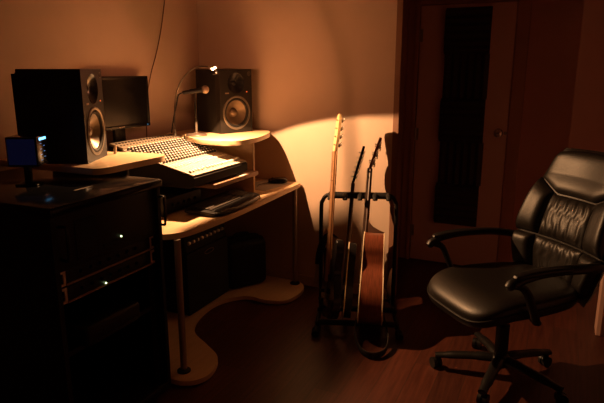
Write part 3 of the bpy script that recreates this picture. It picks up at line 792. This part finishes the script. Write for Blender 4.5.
# ------------------------------------------------------------------ office chair (local +x forward)
ch = thing('office_chair', 'black leather high-back office chair with armrests and castors', 'chair', (2.232, -.712, 0), (0,0,math.atan2(-.69,-.72)))
b = B(); lathe(b, [(0,.06),(.035,.06),(.045,.075),(.045,.11),(.032,.125),(.028,.14),(0,.14)], 24); obj('base_hub', b, M_chairpl, ch)
a0 = math.radians(38)
for k in range(5):
    a = a0+2*PI*k/5; Ra = Matrix.Rotation(a, 4, 'Z')
    b = B(); tube(b, crom([(.02,0,.098),(.10,0,.098),(.22,0,.086),(.315,0,.072)], 5), [.030]*6+[.026]*6+[.021]*4, 12, Ra, flat=(1,.7)); lg = obj('base_leg', b, M_chairpl, ch)
    b = B(); p = V((.305,0,0)); da = random.uniform(0, 6.28); Rc = Ra @ Matrix.Translation(p) @ Matrix.Rotation(da, 4, 'Z')
    cyl(b, (0,0,.05), (0,0,.075), .008, n=10, M=Ra @ Matrix.Translation(p))
    for s in (-1, 1): tube(b, [(-.012,s*.006,.0275),(-.012,s*.022,.0275)], .0275, 20, Rc)
    tube(b, [(-.012,-.006,.03),(-.012,.006,.03)], .022, 16, Rc)
    obj('caster', b, M_chairpl, lg)
b = B(); cyl(b, (0,0,.12), (0,0,.28), .032, n=20); cyl(b, (0,0,.28), (0,0,.40), .016, n=16); obj('gas_lift', b, M_chairpl, ch)
b = B(); box(b, -.14, .12, -.07, .07, .385, .425, bev=.008); tube(b, [(.03,-.06,.405),(.03,-.24,.395)], .006, 8); obj('seat_mechanism', b, M_chairpl, ch)
def seatfn(c):
    z = c.z
    if c.x > .10: z -= (c.x-.10)**2*1.3
    if z > 0: z -= .016*(1-min(1,(abs(c.y)/.2)**2))*(1-min(1,((c.x+.02)/.22)**2))
    return V((c.x, c.y*(1-.10*max(0,-c.x)/.26), z))
b = B(); pillow(b, (.025,0,.472), (.31,.268,.058), .48, 64, 28, seatfn); obj('seat', b, M_leather, ch)
b = B(); tube(b, [V((.025,0,.476))+seatfn(V((.312*math.copysign(abs(math.cos(t))**.48, math.cos(t)), .27*math.copysign(abs(math.sin(t))**.48, math.sin(t)), 0))) for t in [2*PI*k/64 for k in range(65)]], .0045, 6); obj('seat_piping', b, M_leather, ch)

def bw(v):    # half width of the backrest up its height
    pts = [(0,.215),(.10,.25),(.25,.285),(.40,.29),(.60,.275),(.80,.245),(.92,.215),(1.0,.160)]
    for (a, p), (c, q) in zip(pts, pts[1:]):
        if v <= c: return p+(q-p)*(v-a)/(c-a)
    return pts[-1][1]
def bc(v):    # centre line: x, z
    return V((-.292+.045*math.sin(PI*min(1, v*1.25))-.165*v, 0, .425+.72*v-.025*v*v))
def backp(u, v, d):
    c = bc(v); nrm = V((.97, 0, .22)).normalized()
    w = bw(v)
    return V((c.x-.035*0+.045*u*u, u*w, c.z)) + nrm*d
b = B(); NU, NV = 32, 40
fr_, bk_ = [], []
for j in range(NV+1):
    v = j/NV
    edge = min(1, v/.05, (1-v)/.05)**.5 if 0 < v < 1 else 0
    rf, rb = [], []
    for i in range(NU+1):
        u = -1+2*i/NU
        e = max(0, 1-abs(u)**8)**.5*max(edge, 0)
        rf.append(b.verts.new(backp(u, v, -.02+.022*e))); rb.append(b.verts.new(backp(u, v, -.02-.042*e)))
    fr_.append(rf); bk_.append(rb)
for j in range(NV):
    for i in range(NU):
        b.faces.new((fr_[j][i], fr_[j][i+1], fr_[j+1][i+1], fr_[j+1][i])); b.faces.new((bk_[j][i+1], bk_[j][i], bk_[j+1][i], bk_[j+1][i+1]))
bmesh.ops.remove_doubles(b, verts=list(b.verts), dist=.0004)
obj('backrest', b, M_leather, ch, 60)
def patch(name, uf, v0f, v1f, h, wr=0, n=30):
    b = B(); F, K = [], []
    for j in range(n+1):
        t = j/n; rf, rk = [], []
        for i in range(n+1):
            s = i/n; a, c = 2*s-1, 2*t-1
            um = uf(t)[0]*(1-s)+uf(t)[1]*s
            v = v0f(um)*(1-t)+v1f(um)*t
            um = uf(v)[0]*(1-s)+uf(v)[1]*s if False else um
            e = (max(0,1-abs(a)**5)*max(0,1-abs(c)**5))**.6
            d = h*e
            if wr: d += wr*e*(math.sin(um*36+1.6*math.sin(v*17+um*3)+.8*math.sin(v*41))*.6+math.sin(um*63+3.0*math.sin(v*11))*.3)*(.35+.65*abs(c))
            rf.append(b.verts.new(backp(um, v, .004+d))); rk.append(b.verts.new(backp(um, v, -.012)))
        F.append(rf); K.append(rk)
    for j in range(n):
        for i in range(n):
            b.faces.new((F[j][i], F[j][i+1], F[j+1][i+1], F[j+1][i])); b.faces.new((K[j][i+1], K[j][i], K[j+1][i], K[j+1][i+1]))
    for i in range(n):
        b.faces.new((K[0][i], K[0][i+1], F[0][i+1], F[0][i])); b.faces.new((F[n][i], F[n][i+1], K[n][i+1], K[n][i]))
        b.faces.new((F[i][0], F[i+1][0], K[i+1][0], K[i][0])); b.faces.new((K[i][n], K[i+1][n], F[i+1][n], F[i][n]))
    return obj(name, b, M_leather, ch, 60)
hv = lambda u: .655+.10*max(0, (abs(u)-.45))/.5 if abs(u) > .45 else .655
patch('headrest', lambda t: (-.93, .93), lambda u: hv(u)+.006, lambda u: .985-.03*abs(u)**3, .036)
patch('back_panel', lambda t: (-.50-.02*t, .50+.02*t), lambda u: .355, lambda u: hv(u)-.004, .026, .007, 44)
patch('lumbar_panel', lambda t: (-.54, .54), lambda u: .06, lambda u: .345, .030, .006, 44)
for s in (-1, 1):
    uf = (lambda t: (-.96, -.52-.0*t)) if s < 0 else (lambda t: (.52, .96))
    patch('side_bolster', uf, lambda u: .355, lambda u: hv(u)-.004, .040)
    uf = (lambda t: (-.95, -.56)) if s < 0 else (lambda t: (.56, .95))
    patch('side_bolster', uf, lambda u: .07, lambda u: .345, .044)
for s in (-1, 1):
    y = s*.312
    b = B()
    pth = crom([(.02,s*.20,.415),(.05,s*.27,.42),(.085,s*.30,.445),(.12,y,.51),(.165,y,.60),(.215,y,.628),(.245,y,.630),(.20,y,.650),(.10,y,.667),(-.02,y,.668),(-.14,y,.660),(-.245,s*.29,.645),(-.30,s*.26,.63)], 5)
    n = len(pth)
    tube(b, pth, [.017 if i < n*.45 else .021 for i in range(n)], 12, flat=(1.15,.85))
    ar = obj('armrest', b, M_chairpl, ch)
    b = B(); pillow(b, (.07,y,.674), (.16,.026,.014), .6, 28, 10, fn=lambda c: V((c.x, c.y, c.z-.35*c.x*c.x))); obj('arm_pad', b, M_chairpl, ar)

# ------------------------------------------------------------------ light: the one small lamp (and the lit drive)
def light(name, kind, loc, energy, col, **kw):
    d = bpy.data.lights.new(name, kind); d.energy = energy; d.color = col
    for k, v in kw.items(): setattr(d, k, v)
    o = bpy.data.objects.new(name, d); C.objects.link(o); o.location = loc
    return o
LP = LH + V((0,0,-.016))
s = light('lamp_beam', 'SPOT', LP, 128, (1.0, .51, .22), spot_size=math.radians(139), spot_blend=.07, shadow_soft_size=.0012)
s.rotation_euler = V((.282,-.076,-.956)).to_track_quat('-Z','Y').to_euler()
light('lamp_spill', 'POINT', LP, 1.8, (1.0, .30, .14), shadow_soft_size=.0012)
g = light('lamp_shade_glow', 'SPOT', LP, 5.2, (1.0, .37, .14), spot_size=math.radians(172), spot_blend=.9, shadow_soft_size=.0012)   # light thrown forward off the inside of the shade
g.rotation_euler = V((.62,.76,.12)).to_track_quat('-Z','Y').to_euler()

w = bpy.data.worlds.new('World'); scene.world = w; w.use_nodes = True
w.node_tree.nodes['Background'].inputs['Color'].default_value = (0,0,0,1)
w.node_tree.nodes['Background'].inputs['Strength'].default_value = 0

# ------------------------------------------------------------------ camera
cd = bpy.data.cameras.new('Camera'); cam = bpy.data.objects.new('Camera', cd); C.objects.link(cam)
cd.sensor_width = 36; cd.lens = 560/604*36; cd.clip_start = .05
cam.location = (2.40, -3.44, 1.50)
cam.rotation_euler = (math.radians(90-13.2), 0, math.radians(24.8))
scene.camera = cam
scene.view_settings.view_transform = 'Standard'; scene.view_settings.look = 'None'
scene.view_settings.gamma = 1; scene.view_settings.use_curve_mapping = False
scene.view_settings.exposure = 0
scene.cycles.max_bounces = 10; scene.cycles.diffuse_bounces = 6
